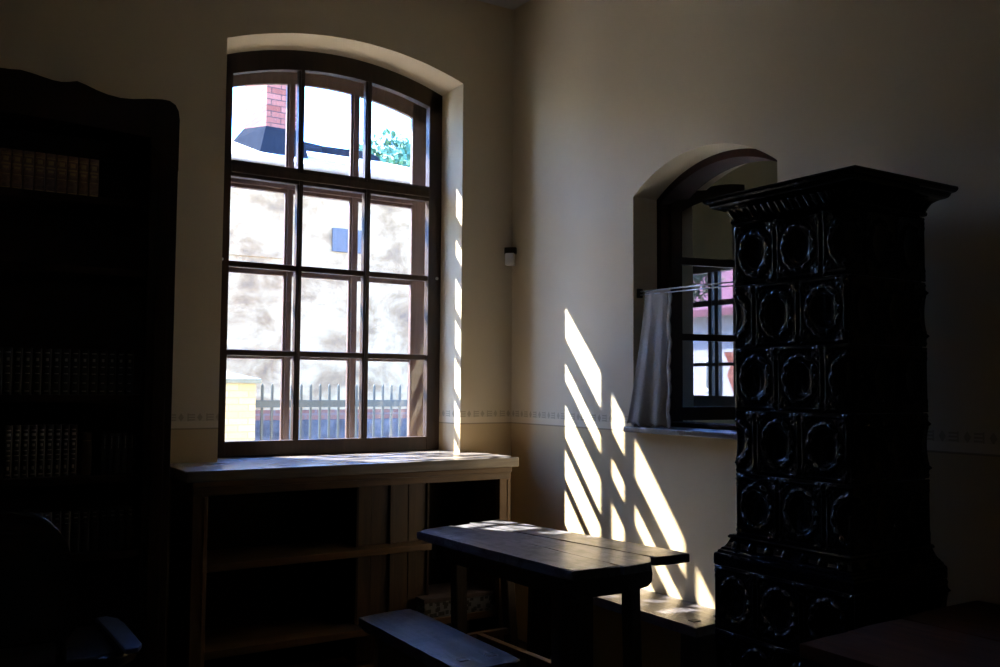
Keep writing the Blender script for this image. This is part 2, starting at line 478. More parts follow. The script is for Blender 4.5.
# plaster panel of the sill bed between the two layers
bm = newbm(); box(bm, OA0 + 0.023, OA1 - 0.023, 0.246, 0.381, SA, 1.075)
M['sill_paint'] = plain('sill_paint', (0.5, 0.5, 0.5), 0.6)
o = obj('trim_1', bm, M['sill_paint']); tag(o, kind='structure')

# ------------------------------------------------------------------ right-hand window: arched box frame, one leaf swung open
w3 = thing('window_3', None, None, (0.15, -1.487, SB), kind='structure')
bm = newbm()
nB = 30
ys = [OB0 + (OB1 - OB0) * i / nB for i in range(nB + 1)]
hwB = (OB1 - OB0) / 2
def insetB(y, k): return archB(y, k)
strip_solid(bm, [(y, archB(y)) for y in ys], [(y, archB(y, 0.035)) for y in ys], 0.15, 0.29, mapB)
box(bm, 0.15, 0.29, OB1 - 0.03, OB1, SB, archB(OB1) - 0.005, 0.003)
box(bm, 0.15, 0.29, OB0, OB0 + 0.03, SB, archB(OB0) - 0.005, 0.003)
box(bm, 0.15, 0.29, OB0 + 0.03, OB1 - 0.03, SB, 1.232, 0.004)
M['soffit_wood'] = wood('red_brown_wood', (0.014, 0.005, 0.0035), (0.040, 0.012, 0.008), axis=0, rough=0.75, spec=0.15)
obj('frame', bm, M['soffit_wood'], w3)
# open leaf: built in its own plane (u along the leaf, z up), then placed at the hinge
hx, hy = 0.197, -1.088
du, dv = Vector((0.978, -0.208, 0)), Vector((0.208, 0.978, 0))
LW = 0.425
def mapL(u, z, d): return Vector((hx, hy, 0)) + du * u + dv * d + Vector((0, 0, z))
def leaf_top(u, ins=0.0):
    return archB(hy - 0.0 - u * (-1.487 - hy) / -LW, 0.038 + ins)
lz0 = 1.240
leaf = thing('window_leaf', None, None, (hx, hy, lz0)); leaf.parent = w3
leaf.location = Vector((hx, hy, lz0)) - Vector(w3.location)
def lbox(bm, u0, u1, z0, z1, d0=-0.018, d1=0.018):
    strip_solid(bm, [(u0, z1), (u1, z1)], [(u0, z0), (u1, z0)], d0, d1, mapL)
bm = newbm()
us = [LW * i / 14 for i in range(15)]
strip_solid(bm, [(u, leaf_top(u)) for u in us], [(u, leaf_top(u, 0.062)) for u in us], -0.018, 0.018, mapL)
strip_solid(bm, [(0, leaf_top(0) - 0.01), (0.055, leaf_top(0.055) - 0.01)], [(0, lz0), (0.055, lz0)], -0.018, 0.018, mapL)
strip_solid(bm, [(LW - 0.05, leaf_top(LW - 0.05) - 0.01), (LW, leaf_top(LW) - 0.01)], [(LW - 0.05, lz0), (LW, lz0)], -0.018, 0.018, mapL)
lbox(bm, 0.055, LW - 0.05, lz0, lz0 + 0.062)
obj('leaf_frame', bm, M['darkwood_z'], leaf)
for (a, b) in ((1.625, 1.657), (1.994, 2.030)):
    bm = newbm(); lbox(bm, 0.055, LW - 0.05, a, b, -0.014, 0.014); obj('glazing_bar', bm, M['darkwood_x'], leaf)
zz = [(lz0 + 0.062, 1.625), (1.657, 1.994)]
for a, b in zz:
    bm = newbm(); lbox(bm, 0.055, LW - 0.05, a, b, -0.0015, 0.0015); obj('glass_pane', bm, M['old_glass'], leaf)
bm = newbm()
uu = [0.055 + (LW - 0.105) * i / 8 for i in range(9)]
strip_solid(bm, [(u, leaf_top(u, 0.06)) for u in uu], [(u, 2.030) for u in uu], -0.0015, 0.0015, mapL)
obj('glass_pane', bm, M['old_glass'], leaf)
# window board
bm = newbm()
prism(bm, [(-0.062, -1.047), (-0.062, -1.925), (0.0, -1.925), (0.0, OB0 + 0.001), (0.15, OB0 + 0.001), (0.15, OB1 - 0.001), (0.0, OB1 - 0.001), (-0.001, -1.047)], 1.187, 1.212, 'z', bev=0.005)
M['sill_wood'] = wood('sill_wood', (0.03, 0.022, 0.02), (0.09, 0.066, 0.06), axis=1, rough=0.28, spec=0.7)
o = obj('trim_2', bm, M['sill_wood']); tag(o, kind='structure')

# outer window of the vestibule
w4 = thing('window_4', None, None, (VX, -0.2, 1.24), kind='structure')
bm = newbm()
box(bm, VX + 0.03, VX + 0.08, -1.3, 0.9, 1.24, 1.345, 0.003); box(bm, VX + 0.03, VX + 0.08, -1.3, 0.9, 2.13, 2.19, 0.003)
box(bm, VX + 0.03, VX + 0.08, -1.3, -1.24, 1.345, 2.13, 0.003); box(bm, VX + 0.03, VX + 0.08, 0.84, 0.9, 1.345, 2.13, 0.003)
obj('frame', bm, M['darkwood_z'], w4)
for (a, b) in ((-0.198, -0.168), (-0.256, -0.224), (-0.62, -0.58), (0.30, 0.34)):
    bm = newbm(); box(bm, VX + 0.035, VX + 0.07, a, b, 1.345, 2.13, 0.003); obj('mullion', bm, M['darkwood_z'], w4)
for (a, b) in ((1.532, 1.554), (1.915, 1.950)):
    bm = newbm(); box(bm, VX + 0.04, VX + 0.065, -1.24, 0.84, a, b, 0.003); obj('glazing_bar', bm, M['darkwood_x'], w4)
bm = newbm(); box(bm, VX + 0.052, VX + 0.055, -1.24, 0.84, 1.345, 2.13); obj('glass_pane', bm, M['dim_glass'], w4)

# ------------------------------------------------------------------ open shelf cabinet under the window
cab = thing('shelf_cabinet', 'long low open-fronted wooden cabinet under the tall arched window', 'cabinet', (-1.07, -0.2, 0))
CY = -0.42     # front
bm = newbm()
box(bm, -1.905, -0.236, CY - 0.015, -0.002, 0.985, 1.034, 0.006)
prism(bm, [(OA0 + 0.002, -0.006), (OA1 - 0.002, -0.006), (OA1 - 0.024, 0.198), (OA0 + 0.024, 0.198)], 0.988, 1.034, 'z', bev=0.002)
obj('top', bm, M['cab_top'], cab)
bm = newbm()    # moulded frieze under the top, mitred to the posts
box(bm, -1.87, -0.275, CY + 0.004, CY + 0.035, 0.925, 0.985, 0.004)
box(bm, -1.875, -0.27, CY - 0.004, CY + 0.02, 0.957, 0.985, 0.006)
obj('frieze', bm, M['cab_x'], cab)
for (a, b) in ((-1.87, -1.805), (-0.340, -0.275)):
    bm = newbm(); box(bm, a, b, CY + 0.006, CY + 0.045, 0.0, 0.93, 0.004)
    box(bm, a + 0.045, b - 0.004, CY + 0.001, CY + 0.012, 0.1, 0.92, 0.002)
    obj('post', bm, M['cab_post'], cab)
for x in (-1.868, -0.298):
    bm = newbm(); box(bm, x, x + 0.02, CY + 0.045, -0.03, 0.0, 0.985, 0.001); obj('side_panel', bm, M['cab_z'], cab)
# pale boarded back of the middle bay, deep shade of the side bays painted as near-black boards
bm = newbm()
for (a, b, d) in ((-1.068, -1.00, 0.0), (-0.998, -0.90, 0.003), (-0.885, -0.80, 0.004), (-0.798, -0.700, 0.001)):
    box(bm, a, b, -0.30 + d, -0.275, 0.09, 0.985, 0.002)
box(bm, -0.904, -0.882, -0.312, -0.29, 0.09, 0.985, 0.003)
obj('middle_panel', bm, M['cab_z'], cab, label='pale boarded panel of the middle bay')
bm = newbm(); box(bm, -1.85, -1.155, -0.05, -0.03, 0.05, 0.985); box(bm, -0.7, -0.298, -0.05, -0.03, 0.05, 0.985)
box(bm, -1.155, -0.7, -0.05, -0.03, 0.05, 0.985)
obj('back_board', bm, M['cab_recess_shade'], cab)  # near-black boards stand in for the deep shade of the side bays
for x in (-1.080, -0.70):
    bm = newbm(); box(bm, x, x + 0.012, -0.31, -0.05, 0.09, 0.985, 0.001); obj('partition', bm, M['casework'], cab)
bm = newbm(); box(bm, -1.80, -0.302, CY + 0.02, -0.05, 0.600, 0.632, 0.003); obj('shelf', bm, M['cab_x'], cab)
bm = newbm(); box(bm, -1.848, -0.302, CY + 0.02, -0.05, 0.235, 0.268, 0.003); obj('shelf', bm, M['cab_x'], cab)
bm = newbm(); box(bm, -1.80, -0.34, CY + 0.02, CY + 0.045, 0.0, 0.10, 0.003); obj('plinth', bm, M['cab_x'], cab)

# printed box on the lower shelf
bx = thing('cardboard_box', 'flat box with a black and white printed side on the lowest cabinet shelf', 'box', (-0.56, -0.3, 0.268))
def print_mat():
    m, nt, b = mat('printed_card')
    tc = N(nt, 'ShaderNodeTexCoord'); mp = N(nt, 'ShaderNodeMapping'); mp.inputs['Scale'].default_value = (42, 42, 42)
    nt.links.new(tc.outputs['Object'], mp.inputs[0])
    v = N(nt, 'ShaderNodeTexVoronoi'); v.distance = 'CHEBYCHEV'; v.inputs['Scale'].default_value = 1.0
    nt.links.new(mp.outputs[0], v.inputs['Vector'])
    r = N(nt, 'ShaderNodeValToRGB'); r.color_ramp.interpolation = 'CONSTANT'
    r.color_ramp.elements[0].color = (0.02, 0.02, 0.02, 1); r.color_ramp.elements[1].position = 0.4; r.color_ramp.elements[1].color = (0.13, 0.13, 0.15, 1)
    nt.links.new(v.outputs[0], r.inputs[0]); nt.links.new(r.outputs[0], b.inputs['Base Color']); b.inputs['Roughness'].default_value = 0.5
    return m
M['print'] = print_mat()
bm = newbm(); box(bm, -0.75, -0.36, -0.385, -0.10, 0.268, 0.340, 0.003); obj('box_body', bm, M['print'], bx)
bm = newbm(); box(bm, -0.753, -0.357, -0.388, -0.097, 0.341, 0.362, 0.004); obj('lid', bm, M['casework_back'], bx)

# ------------------------------------------------------------------ bookcase
bc = thing('bookcase', 'tall dark bookcase with a wavy carved crest beside the arched window', 'bookcase', (-2.65, -0.2, 0))
FY = -0.40
crest = [(-1.962, 2.30), (-1.9615, 2.52), (-1.967, 2.555), (-1.98, 2.580), (-2.005, 2.594), (-2.035, 2.595), (-2.09, 2.588), (-2.15, 2.576), (-2.20, 2.572), (-2.25, 2.578),
         (-2.29, 2.588), (-2.33, 2.602), (-2.365, 2.612), (-2.395, 2.603), (-2.42, 2.598), (-2.452, 2.599), (-2.49, 2.606), (-2.53, 2.614), (-2.57, 2.619), (-2.60, 2.615), (-2.65, 2.613)]
mir = [(-5.30 - x, z) for x, z in crest[::-1][1:]]
poly = crest + mir
# lower edge of the crest board: shallow arch over the first shelf
low = [(-5.30 + 2.075 + (1.15) * i / 20 + 0.0, 2.425 + 0.02 * math.sin(PI * i / 20)) for i in range(21)]
poly_full = poly + [(-3.338, 2.40)] + low[:0] + [(-3.228, 2.40)] + [(x, z) for x, z in low] + [(-2.074, 2.40), (-1.962, 2.30)][:1]
bm = newbm(); prism(bm, poly_full, FY - 0.004, FY + 0.022, 'y', bev=0.0)
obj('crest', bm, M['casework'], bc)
for a, b in ((-2.074, -1.962), (-3.332, -3.226)):
    bm = newbm(); box(bm, a, b, FY, FY + 0.03, 0.0, 2.42, 0.004)
    box(bm, a + 0.03, b - 0.03, FY - 0.006, FY + 0.004, 0.15, 2.35, 0.003)
    obj('post', bm, M['casework'], bc)
for a in (-1.972, -3.332):
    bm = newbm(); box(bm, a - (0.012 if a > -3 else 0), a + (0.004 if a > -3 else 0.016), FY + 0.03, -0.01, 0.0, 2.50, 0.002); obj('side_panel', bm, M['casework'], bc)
bm = newbm(); box(bm, -3.31, -1.985, -0.03, -0.012, 0.05, 2.50); obj('back_board', bm, M['casework_back'], bc)
bm = newbm(); box(bm, -3.33, -1.97, FY + 0.022, -0.012, 2.475, 2.50, 0.002); obj('top_board', bm, M['casework'], bc)
SH = (2.155, 1.868, 1.352, 1.028, 0.722, 0.10)
for z in SH:
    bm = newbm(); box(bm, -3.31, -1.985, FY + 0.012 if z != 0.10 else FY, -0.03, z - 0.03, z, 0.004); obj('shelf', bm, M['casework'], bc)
bm = newbm(); box(bm, -3.23, -2.07, FY + 0.004, FY + 0.03, 0.0, 0.10, 0.003); obj('plinth', bm, M['casework'], bc)

def make_book(name, w, h, d, leather, gilt, label, tool, spread=0.0):
    """a book standing with its spine towards -Y; origin at the bottom centre of the spine"""
    t = thing(name, label, 'book', (0, 0, 0))
    bm = newbm()
    # rounded spine
    prof = []
    for i in range(9):
        a = -PI / 2 + PI * i / 8
        prof.append((math.sin(a) * w / 2, -math.cos(a) * w * 0.22))
    prof += [(w / 2, d), (w / 2 - 0.0025, d), (w / 2 - 0.0025, 0.004), (-w / 2 + 0.0025, 0.004), (-w / 2 + 0.0025, d), (-w / 2, d)]
    prism(bm, prof, 0, h, 'z')
    # raised bands across the spine
    for k in range(5):
        z = h * (0.12 + 0.19 * k)
        pb = [(math.sin(-PI / 2 + PI * i / 8) * (w / 2 + 0.0004), -math.cos(-PI / 2 + PI * i / 8) * w * 0.30) for i in range(9)]
        prism(bm, pb, z, z + 0.003, 'z')
    for (z, hh, ww) in tool:
        pb = [(math.sin(-PI / 2 + PI * i / 8) * (w / 2) * ww, -math.cos((-PI / 2 + PI * i / 8) * ww) * w * 0.24 - 0.0006) for i in range(9)]
        pb2 = [(x, y + 0.002) for x, y in pb[::-1]]
        prism(bm, pb + pb2, h * z, h * z + hh, 'z', mi=1)
    obj('cover', bm, [leather, gilt], t)
    bm = newbm(); box(bm, -w / 2 + 0.003, w / 2 - 0.003, 0.005, d - 0.004, 0.003, h - 0.003); obj('pages', bm, M['paper'], t)
    return t
def leather(name, c):
    return plain(name, c, 0.42, spec=0.6, noise=0.35, nscale=60, bump=0.3)
def ordinal(i):
    return ['first', 'second', 'third', 'fourth', 'fifth', 'sixth', 'seventh', 'eighth', 'ninth', 'tenth', 'eleventh', 'twelfth', 'thirteenth', 'fourteenth', 'fifteenth', 'sixteenth'][i]
L1 = [leather('brown_leather', (0.24, 0.14, 0.10)), leather('chestnut_leather', (0.28, 0.15, 0.09))]
L2 = [leather('black_cloth', (0.010, 0.009, 0.010))]
tool1 = [(0.86, 0.008, 0.9), (0.70, 0.018, 0.5), (0.62, 0.006, 0.9), (0.50, 0.012, 0.55), (0.38, 0.002, 0.9), (0.05, 0.004, 0.9)]
tool2 = [(0.90, 0.004, 0.55), (0.73, 0.012, 0.3), (0.60, 0.005, 0.4), (0.45, 0.003, 0.5), (0.25, 0.003, 0.4), (0.07, 0.003, 0.5)]
tool3 = [(0.90, 0.004, 0.55), (0.80, 0.010, 0.5), (0.70, 0.006, 0.55), (0.60, 0.010, 0.35), (0.50, 0.006, 0.5), (0.42, 0.003, 0.55), (0.32, 0.004, 0.4), (0.15, 0.014, 0.3), (0.05, 0.004, 0.5)]
def row(n, x_right, pitch, z, w, h, d, leathers, gilt, tool, descr, group, y=-0.33):
    protos = []
    for k in range(n):
        lb = ('rightmost of the ' if k == 0 else ordinal(k) + ' from the right of the ') + descr
        x = x_right - w / 2 - k * pitch
        if k < len(leathers):
            b = make_book('book', w, h, d, leathers[k], gilt, lb, tool); b['group'] = group; b.location = (x, y, z); protos.append(b)
        else:
            dup(protos[k % len(leathers)], (x, y, z + 0.0), lb, group)
row(9, -2.262, 0.0402, SH[0], 0.0385, 0.163, 0.13, L1, M['gilt'], tool1, 'brown leather books on the top bookcase shelf', 'brown leather books on the top bookcase shelf')
row(15, -2.105, 0.0345, SH[2], 0.0325, 0.182, 0.14, L2, M['gilt_pale'], tool2, 'black books in the row of fifteen, upper middle shelf', 'black books on the upper middle bookcase shelf')
row(9, -2.312, 0.0290, SH[3], 0.0275, 0.203, 0.15, L2, M['gilt_pale'], tool3, 'dark books with dotted pale spines, lower middle shelf', 'dark books with dotted spines on the lower middle shelf')
row(12, -2.085, 0.0345, SH[4], 0.0325, 0.165, 0.14, L2, M['gilt_pale'], [(0.93, 0.003, 0.4), (0.82, 0.005, 0.4), (0.7, 0.003, 0.3)], 'black books low down behind the chair', 'black books on the low bookcase shelf')
tool4 = [(0.62, 0.05, 0.12)]
row(5, -2.09, 0.0265, SH[3], 0.025, 0.168, 0.13, L2, M['gilt_pale'], tool4, 'thin black books beside the shelf post', 'thin black books at the right end of the lower middle shelf')
b = make_book('book', 0.040, 0.17, 0.13, leather('dark_red_leather', (0.045, 0.016, 0.009)), M['gilt'], 'thick dark red book right of the dotted spines', [(0.8, 0.002, 0.9)]); b.location = (-2.275, -0.32, SH[3])

# ------------------------------------------------------------------ table
def wonky_plank(pts, z0, z1, mat_, name, parent, sub=10, amp=0.003, seed=1, label=None, bev=0.006):
    """pts: outline (x,y); edges broken into small irregular steps like hewn wood"""
    rnd = random.Random(seed)
    out = []
    n = len(pts)
    for i in range(n):
        a, b = Vector(pts[i]), Vector(pts[(i + 1) % n])
        L = (b - a).length
        k = max(1, int(L / 0.07))
        nrm = Vector((b - a).yx).normalized()
        for j in range(k):
            p = a.lerp(b, j / k)
            if j: p = p + Vector((nrm.x, -nrm.y)) * rnd.uniform(-amp, amp)
            out.append((p.x, p.y))
    bm = newbm(); prism(bm, out, z0, z1, 'z', bev=bev)
    return obj(name, bm, mat_, parent, label=label)

tb = thing('trestle_table', 'narrow rustic plank table standing before the cabinet, sun on its far end', 'table', (-0.7, -1.25, 0))
TZ = 0.76
wonky_plank([(-0.993, -0.753), (-0.772, -0.680), (-0.729, -1.828), (-0.933, -1.807)], TZ - 0.036, TZ, M['table_y'], 'tabletop_plank', tb, seed=3, bev=0.013)
wonky_plank([(-0.761, -0.690), (-0.672, -0.668), (-0.506, -1.735), (-0.575, -1.812), (-0.712, -1.826)], TZ - 0.036, TZ - 0.003, M['table_y'], 'tabletop_plank', tb, seed=5)
wonky_plank([(-0.664, -0.652), (-0.480, -0.628), (-0.331, -1.763), (-0.497, -1.752)], TZ - 0.036, TZ - 0.001, M['table_y'], 'tabletop_plank', tb, seed=8)
# end aprons (cleats) and long aprons
bm = newbm(); prism(bm, [(-0.905, 0.63), (-0.905, 0.724), (-0.475, 0.724), (-0.465, 0.685), (-0.468, 0.655), (-0.488, 0.638), (-0.52, 0.635), (-0.58, 0.625)], -1.70, -1.662, 'y', bev=0.003); obj('apron', bm, M['table_dark'], tb)
bm = newbm(); prism(bm, [(-0.93, 0.64), (-0.93, 0.724), (-0.50, 0.724), (-0.50, 0.64)], -0.82, -0.785, 'y', bev=0.003); obj('apron', bm, M['table_dark'], tb)
bm = newbm(); prism(bm, [(-0.90, -0.83), (-0.87, -0.83), (-0.845, -1.66), (-0.875, -1.66)], 0.635, 0.724, 'z', bev=0.003); obj('apron', bm, M['table_dark'], tb)
bm = newbm(); prism(bm, [(-0.56, -0.83), (-0.53, -0.83), (-0.475, -1.66), (-0.505, -1.66)], 0.655, 0.724, 'z', bev=0.003); obj('apron', bm, M['table_dark'], tb)
def leg(parent, top, bot, w, d, name='leg', m=None):
    bm = newbm()
    t, b_ = Vector(top), Vector(bot)
    V = []
    for p in (b_, t):
        V.append([bm.verts.new(p + Vector((sx * w / 2, sy * d / 2, 0))) for sx, sy in ((-1, -1), (1, -1), (1, 1), (-1, 1))])
    fs = [bm.faces.new(V[0][::-1]), bm.faces.new(V[1])]
    for i in range(4):
        j = (i + 1) % 4; fs.append(bm.faces.new((V[0][i], V[0][j], V[1][j], V[1][i])))
    bmesh.ops.bevel(bm, geom=list({e for f in fs for e in f.edges}), offset=0.004, segments=2, affect='EDGES')
    return obj(name, bm, m or M['table_dark'], parent)
leg(tb, (-0.835, -0.85, 0.72), (-0.80, -0.82, 0), 0.055, 0.055)
leg(tb, (-0.575, -0.83, 0.70), (-0.515, -0.82, 0), 0.045, 0.055)
leg(tb, (-0.79, -1.62, 0.72), (-0.79, -1.62, 0), 0.155, 0.06)
leg(tb, (-0.51, -1.62, 0.72), (-0.49, -1.62, 0), 0.05, 0.06)
bm = newbm(); prism(bm, [(-0.79, -0.815), (-0.79, -0.845), (-0.53, -0.845), (-0.53, -0.815)], 0.275, 0.302, 'z', bev=0.002); obj('stretcher', bm, M['cab_x'], tb, label='pale cross rail between the far legs')
bm = newbm(); prism(bm, [(-0.735, -0.846), (-0.705, -0.846), (-0.668, -1.60), (-0.698, -1.60)], 0.275, 0.302, 'z', bev=0.002); obj('stretcher', bm, M['cab_x'], tb, label='pale long rail under the tabletop')

# ------------------------------------------------------------------ benches
be = thing('bench', 'wooden plank bench on the camera side of the rustic table', 'bench', (-1.2, -1.3, 0))
o = wonky_plank([(-1.325, -0.893), (-1.076, -0.866), (-1.083, -1.715), (-1.115, -1.735), (-1.16, -1.715), (-1.33, -1.735)], 0.418, 0.46, M['bench_y'], 'seat_plank', be, seed=12, amp=0.002, bev=0.010)
for (y0, y1) in ((-1.04, -1.0), (-1.64, -1.60)):
    bm = newbm(); prism(bm, [(-1.315, 0.0), (-1.30, 0.418), (-1.105, 0.418), (-1.09, 0.0), (-1.15, 0.0), (-1.2, 0.09), (-1.25, 0.0)], y0, y1, 'y', bev=0.003); obj('leg', bm, M['table_dark'], be)
for i, (x, y) in enumerate(((-1.26, -1.595), (-1.145, -1.595))):
    bm = newbm(); box(bm, x - 0.018, x + 0.018, y - 0.042, y - 0.006, 0.459, 0.4625, 0.001); obj('tenon', bm, M['table_dark'], be)

bb = thing('bench', 'sunlit wooden bench against the right wall between table and tiled stove', 'bench', (-0.15, -1.1, 0))
wonky_plank([(-0.29, -0.45), (-0.004, -0.45), (-0.004, -1.735), (-0.10, -1.74), (-0.165, -1.735), (-0.29, -1.755)], 0.428, 0.468, M['bench_y'], 'seat_plank', bb, seed=15, amp=0.002)
for (y0, y1) in ((-0.62, -0.58), (-1.69, -1.65)):
    bm = newbm(); prism(bm, [(-0.285, 0.0), (-0.275, 0.428), (-0.02, 0.428), (-0.02, 0.0), (-0.10, 0.0), (-0.15, 0.1), (-0.2, 0.0)], y0, y1, 'y', bev=0.003); obj('leg', bm, M['table_dark'], bb)
for i, (x, y) in enumerate(((-0.22, -1.655), (-0.08, -1.655), (-0.22, -0.585), (-0.08, -0.585))):
    bm = newbm(); box(bm, x - 0.02, x + 0.02, y - 0.033, y + 0.0, 0.467, 0.471, 0.001); obj('tenon', bm, M['table_dark'], bb)

# ------------------------------------------------------------------ near table at the lower right
nt_ = thing('plank_table', 'dark plank table corner in the lower right, in front of the stove', 'table', (-0.55, -3.3, 0))
for i, (a, b, y0) in enumerate(((-0.990, -0.785, -2.822), (-0.780, -0.535, -2.805), (-0.530, -0.14, -2.795))):
    wonky_plank([(a, y0), (b, y0 + 0.008), (b, -4.1), (a, -4.1)], TZ - 0.035, TZ - 0.002 * (i % 2), M['red_plank'], 'tabletop_plank', nt_, seed=20 + i, amp=0.0015)
bm = newbm(); box(bm, -0.93, -0.2, -2.93, -2.90, 0.62, 0.725, 0.003); box(bm, -0.93, -0.2, -4.0, -3.97, 0.62, 0.725, 0.003)
box(bm, -0.93, -0.90, -3.97, -2.93, 0.62, 0.725, 0.003); box(bm, -0.23, -0.20, -3.97, -2.93, 0.62, 0.725, 0.003); obj('apron', bm, M['table_dark'], nt_)
for x in (-0.89, -0.24):
    for y in (-2.95, -3.95): leg(nt_, (x, y, 0.722), (x, y, 0), 0.065, 0.065)

# ------------------------------------------------------------------ dark armchair, lower left
ch = thing('chair', 'dark polished chair with a rounded back and seat, lower left before the bookcase', 'chair', (-2.55, -0.75, 0))
M['chair'] = wood('polished_black_wood', (0.006, 0.004, 0.004), (0.014, 0.009, 0.008), axis=0, rough=0.22, spec=0.6)
M['sky_glint'] = plain('painted_sky_glint', (0.06, 0.10, 0.22), 0.35, noise=0.2)  # blue colour stands in for sky reflected on the polished seat edge
M['chair_seat'] = plain('dark_leather_seat', (0.012, 0.010, 0.012), 0.3, spec=0.6, noise=0.2, nscale=30)
def rounded(x0, x1, y0, y1, r, n=8):
    pts = []
    for cx, cy, a0 in ((x1 - r, y1 - r, 0), (x0 + r, y1 - r, PI / 2), (x0 + r, y0 + r, PI), (x1 - r, y0 + r, 1.5 * PI)):
        for i in range(n + 1):
            a = a0 + PI / 2 * i / n
            pts.append((cx + r * math.cos(a), cy + r * math.sin(a)))
    return pts
bm = newbm(); prism(bm, rounded(-2.90, -2.165, -1.00, -0.465, 0.16), 0.425, 0.470, 'z', bev=0.014); obj('seat_frame', bm, M['chair'], ch)
bm = newbm()
grid(bm, 18, 18, lambda u, v: Vector((-2.85 + 0.60 * u, -0.96 + 0.45 * v, 0.468 + 0.025 * (1 - abs(2 * u - 1) ** 5) * (1 - abs(2 * v - 1) ** 5))))
obj('seat', bm, M['chair_seat'], ch, smooth=True)
bm = newbm(); prism(bm, [(-2.235, -0.53), (-2.25, -0.475), (-2.205, -0.468), (-2.172, -0.53), (-2.168, -0.62), (-2.168, -0.94), (-2.19, -0.99), (-2.235, -0.99)], 0.468, 0.488, 'z', bev=0.008); obj('seat_rim_glint', bm, M['sky_glint'], ch, label='sky reflection painted blue-grey along the seat rim')  # strip added to carry the painted sky reflection
for (x, y) in ((-2.80, -0.54), (-2.28, -0.54), (-2.80, -0.92), (-2.28, -0.92)):
    bm = newbm(); tube(bm, (x, y, 0.0), (x, y, 0.43), 0.016, 12, 0.024); obj('leg', bm, M['chair'], ch, smooth=False)
# rounded backrest on the side nearest the camera
bm = newbm()
pts = []
for i in range(25):
    t = PI * i / 24
    pts.append((-2.615 + 0.215 * math.copysign(abs(math.cos(t)) ** 0.75, math.cos(t)), 0.60 + 0.39 * math.sin(t) ** 0.8))
pts += [(-2.80, 0.56), (-2.43, 0.56)]
prism(bm, pts, -1.075, -1.035, 'y', bev=0.012)
obj('backrest', bm, M['chair'], ch)
for x in (-2.79, -2.44):
    bm = newbm(); tube(bm, (x, -1.02, 0.43), (x, -1.05, 0.62), 0.018, 12, 0.016); obj('back_post', bm, M['chair'], ch)

# ------------------------------------------------------------------ tiled stove
st = thing('tiled_stove', 'tall black glazed tiled stove with a heavy cornice against the right wall', 'stove', (-0.3, -2.38, 0))
BX0, BX1, BY0, BY1 = -0.495, -0.10, -2.612, -2.155
bm = newbm()
box(bm, BX0 + 0.012, BX1, BY0 + 0.012, BY1 - 0.004, 0.82, 2.02)
obj('body', bm, M['grout'], st)
def rings(bm, prof, x0, x1, y0, y1, left=1.0):
    """prof: (offset, z) list; rectangle grown by offset on front (x0), near side (y0) and far side (y1*left)"""
    R = []
    for o, z in prof:
        R.append([bm.verts.new((x0 - o, y0 - o, z)), bm.verts.new((x1, y0 - o, z)), bm.verts.new((x1, y1 + o * left, z)), bm.verts.new((x0 - o, y1 + o * left, z))])
    for a, b in zip(R[:-1], R[1:]):
        for i in range(4):
            j = (i + 1) % 4
            bm.faces.new((a[i], a[j], b[j], b[i]))
    bm.faces.new(R[0]); bm.faces.new(R[-1][::-1])
corn = [(0.0, 1.962), (0.012, 1.964), (0.015, 1.972), (0.010, 1.980)]
corn += [(0.014 + 0.060 * (1 - math.cos(t * PI / 2)), 1.982 + 0.028 * math.sin(t * PI / 2)) for t in [k / 7 for k in range(8)]]
corn += [(0.080, 2.011), (0.088, 2.013), (0.095, 2.018), (0.098, 2.024), (0.112, 2.026), (0.120, 2.031), (0.123, 2.037), (0.121, 2.043), (0.10, 2.046)]
bm = newbm(); rings(bm, corn, BX0, BX1, BY0, BY1, 0.25)
# leaf tongues in the hollow of the cornice
def tongue(bm, c, axis, w, h, d):
    n = 6
    def fn(u, v):
        a = (u - 0.5) * 2; hgt = math.sqrt(max(0, 1 - a * a)) * math.sin(PI * min(1, 0.15 + v * 0.85))
        s = a * w / 2 * (0.6 + 0.4 * math.sin(PI * v))
        z = v * h
        off = hgt * d + 0.75 * v * v * 0.06
        if axis == 'x': return Vector((c[0] - off, c[1] + s, c[2] + z))
        return Vector((c[0] + s, c[1] - off, c[2] + z))
    grid(bm, n, n, fn)
k = 16
for i in range(k):
    tongue(bm, (BX0 - 0.010, BY0 + (BY1 - BY0) * (i + 0.5) / k, 1.975), 'x', 0.024, 0.040, 0.012)
for i in range(13):
    tongue(bm, (BX0 + (BX1 - BX0) * (i + 0.5) / 13, BY0 - 0.010, 1.975), 'y', 0.024, 0.040, 0.012)
obj('cornice', bm, M['glaze'], st)

TW, TH = (BY1 - BY0) / 2.5, 0.2130
T0 = 0.895
def tile_h(u, v, w=1.0):
    """relief height of the tile at u,v in 0..1 (full tile)"""
    x, y = u - 0.5, v - 0.5
    e = min(u, 1 - u, (v if v < 0.5 else 1 - v) * 1.18)
    h = 0.0
    h += 0.007 + 0.003 * min(1, e / 0.02)                       # slab edge
    if 0.045 < e < 0.07: h += 0.002
    r = math.hypot(x / 0.40, y / 0.40); a = math.atan2(y, x)
    ring = math.exp(-((r - 0.84) / 0.07) ** 2)
    lobes = 0.15 + 0.85 * math.cos(a * 6 + 0.5 * math.sin(a * 3)) ** 2
    h += 0.012 * ring * lobes
    ring2 = math.exp(-((r - 0.68) / 0.03) ** 2)
    h += 0.0035 * ring2 * (0.6 + 0.4 * math.cos(a * 5))
    if r < 0.66: h += -0.006 * (1 - (r / 0.66) ** 2)
    # corner palmettes
    cx, cy = abs(x) - 0.41, abs(y) - 0.41
    rc = math.hypot(cx, cy); ac = math.atan2(cy, cx)
    h += 0.005 * math.exp(-(rc / 0.05) ** 2) + 0.003 * math.exp(-((rc - 0.10) / 0.03) ** 2) * (0.5 + 0.5 * math.cos(ac * 7))
    return h
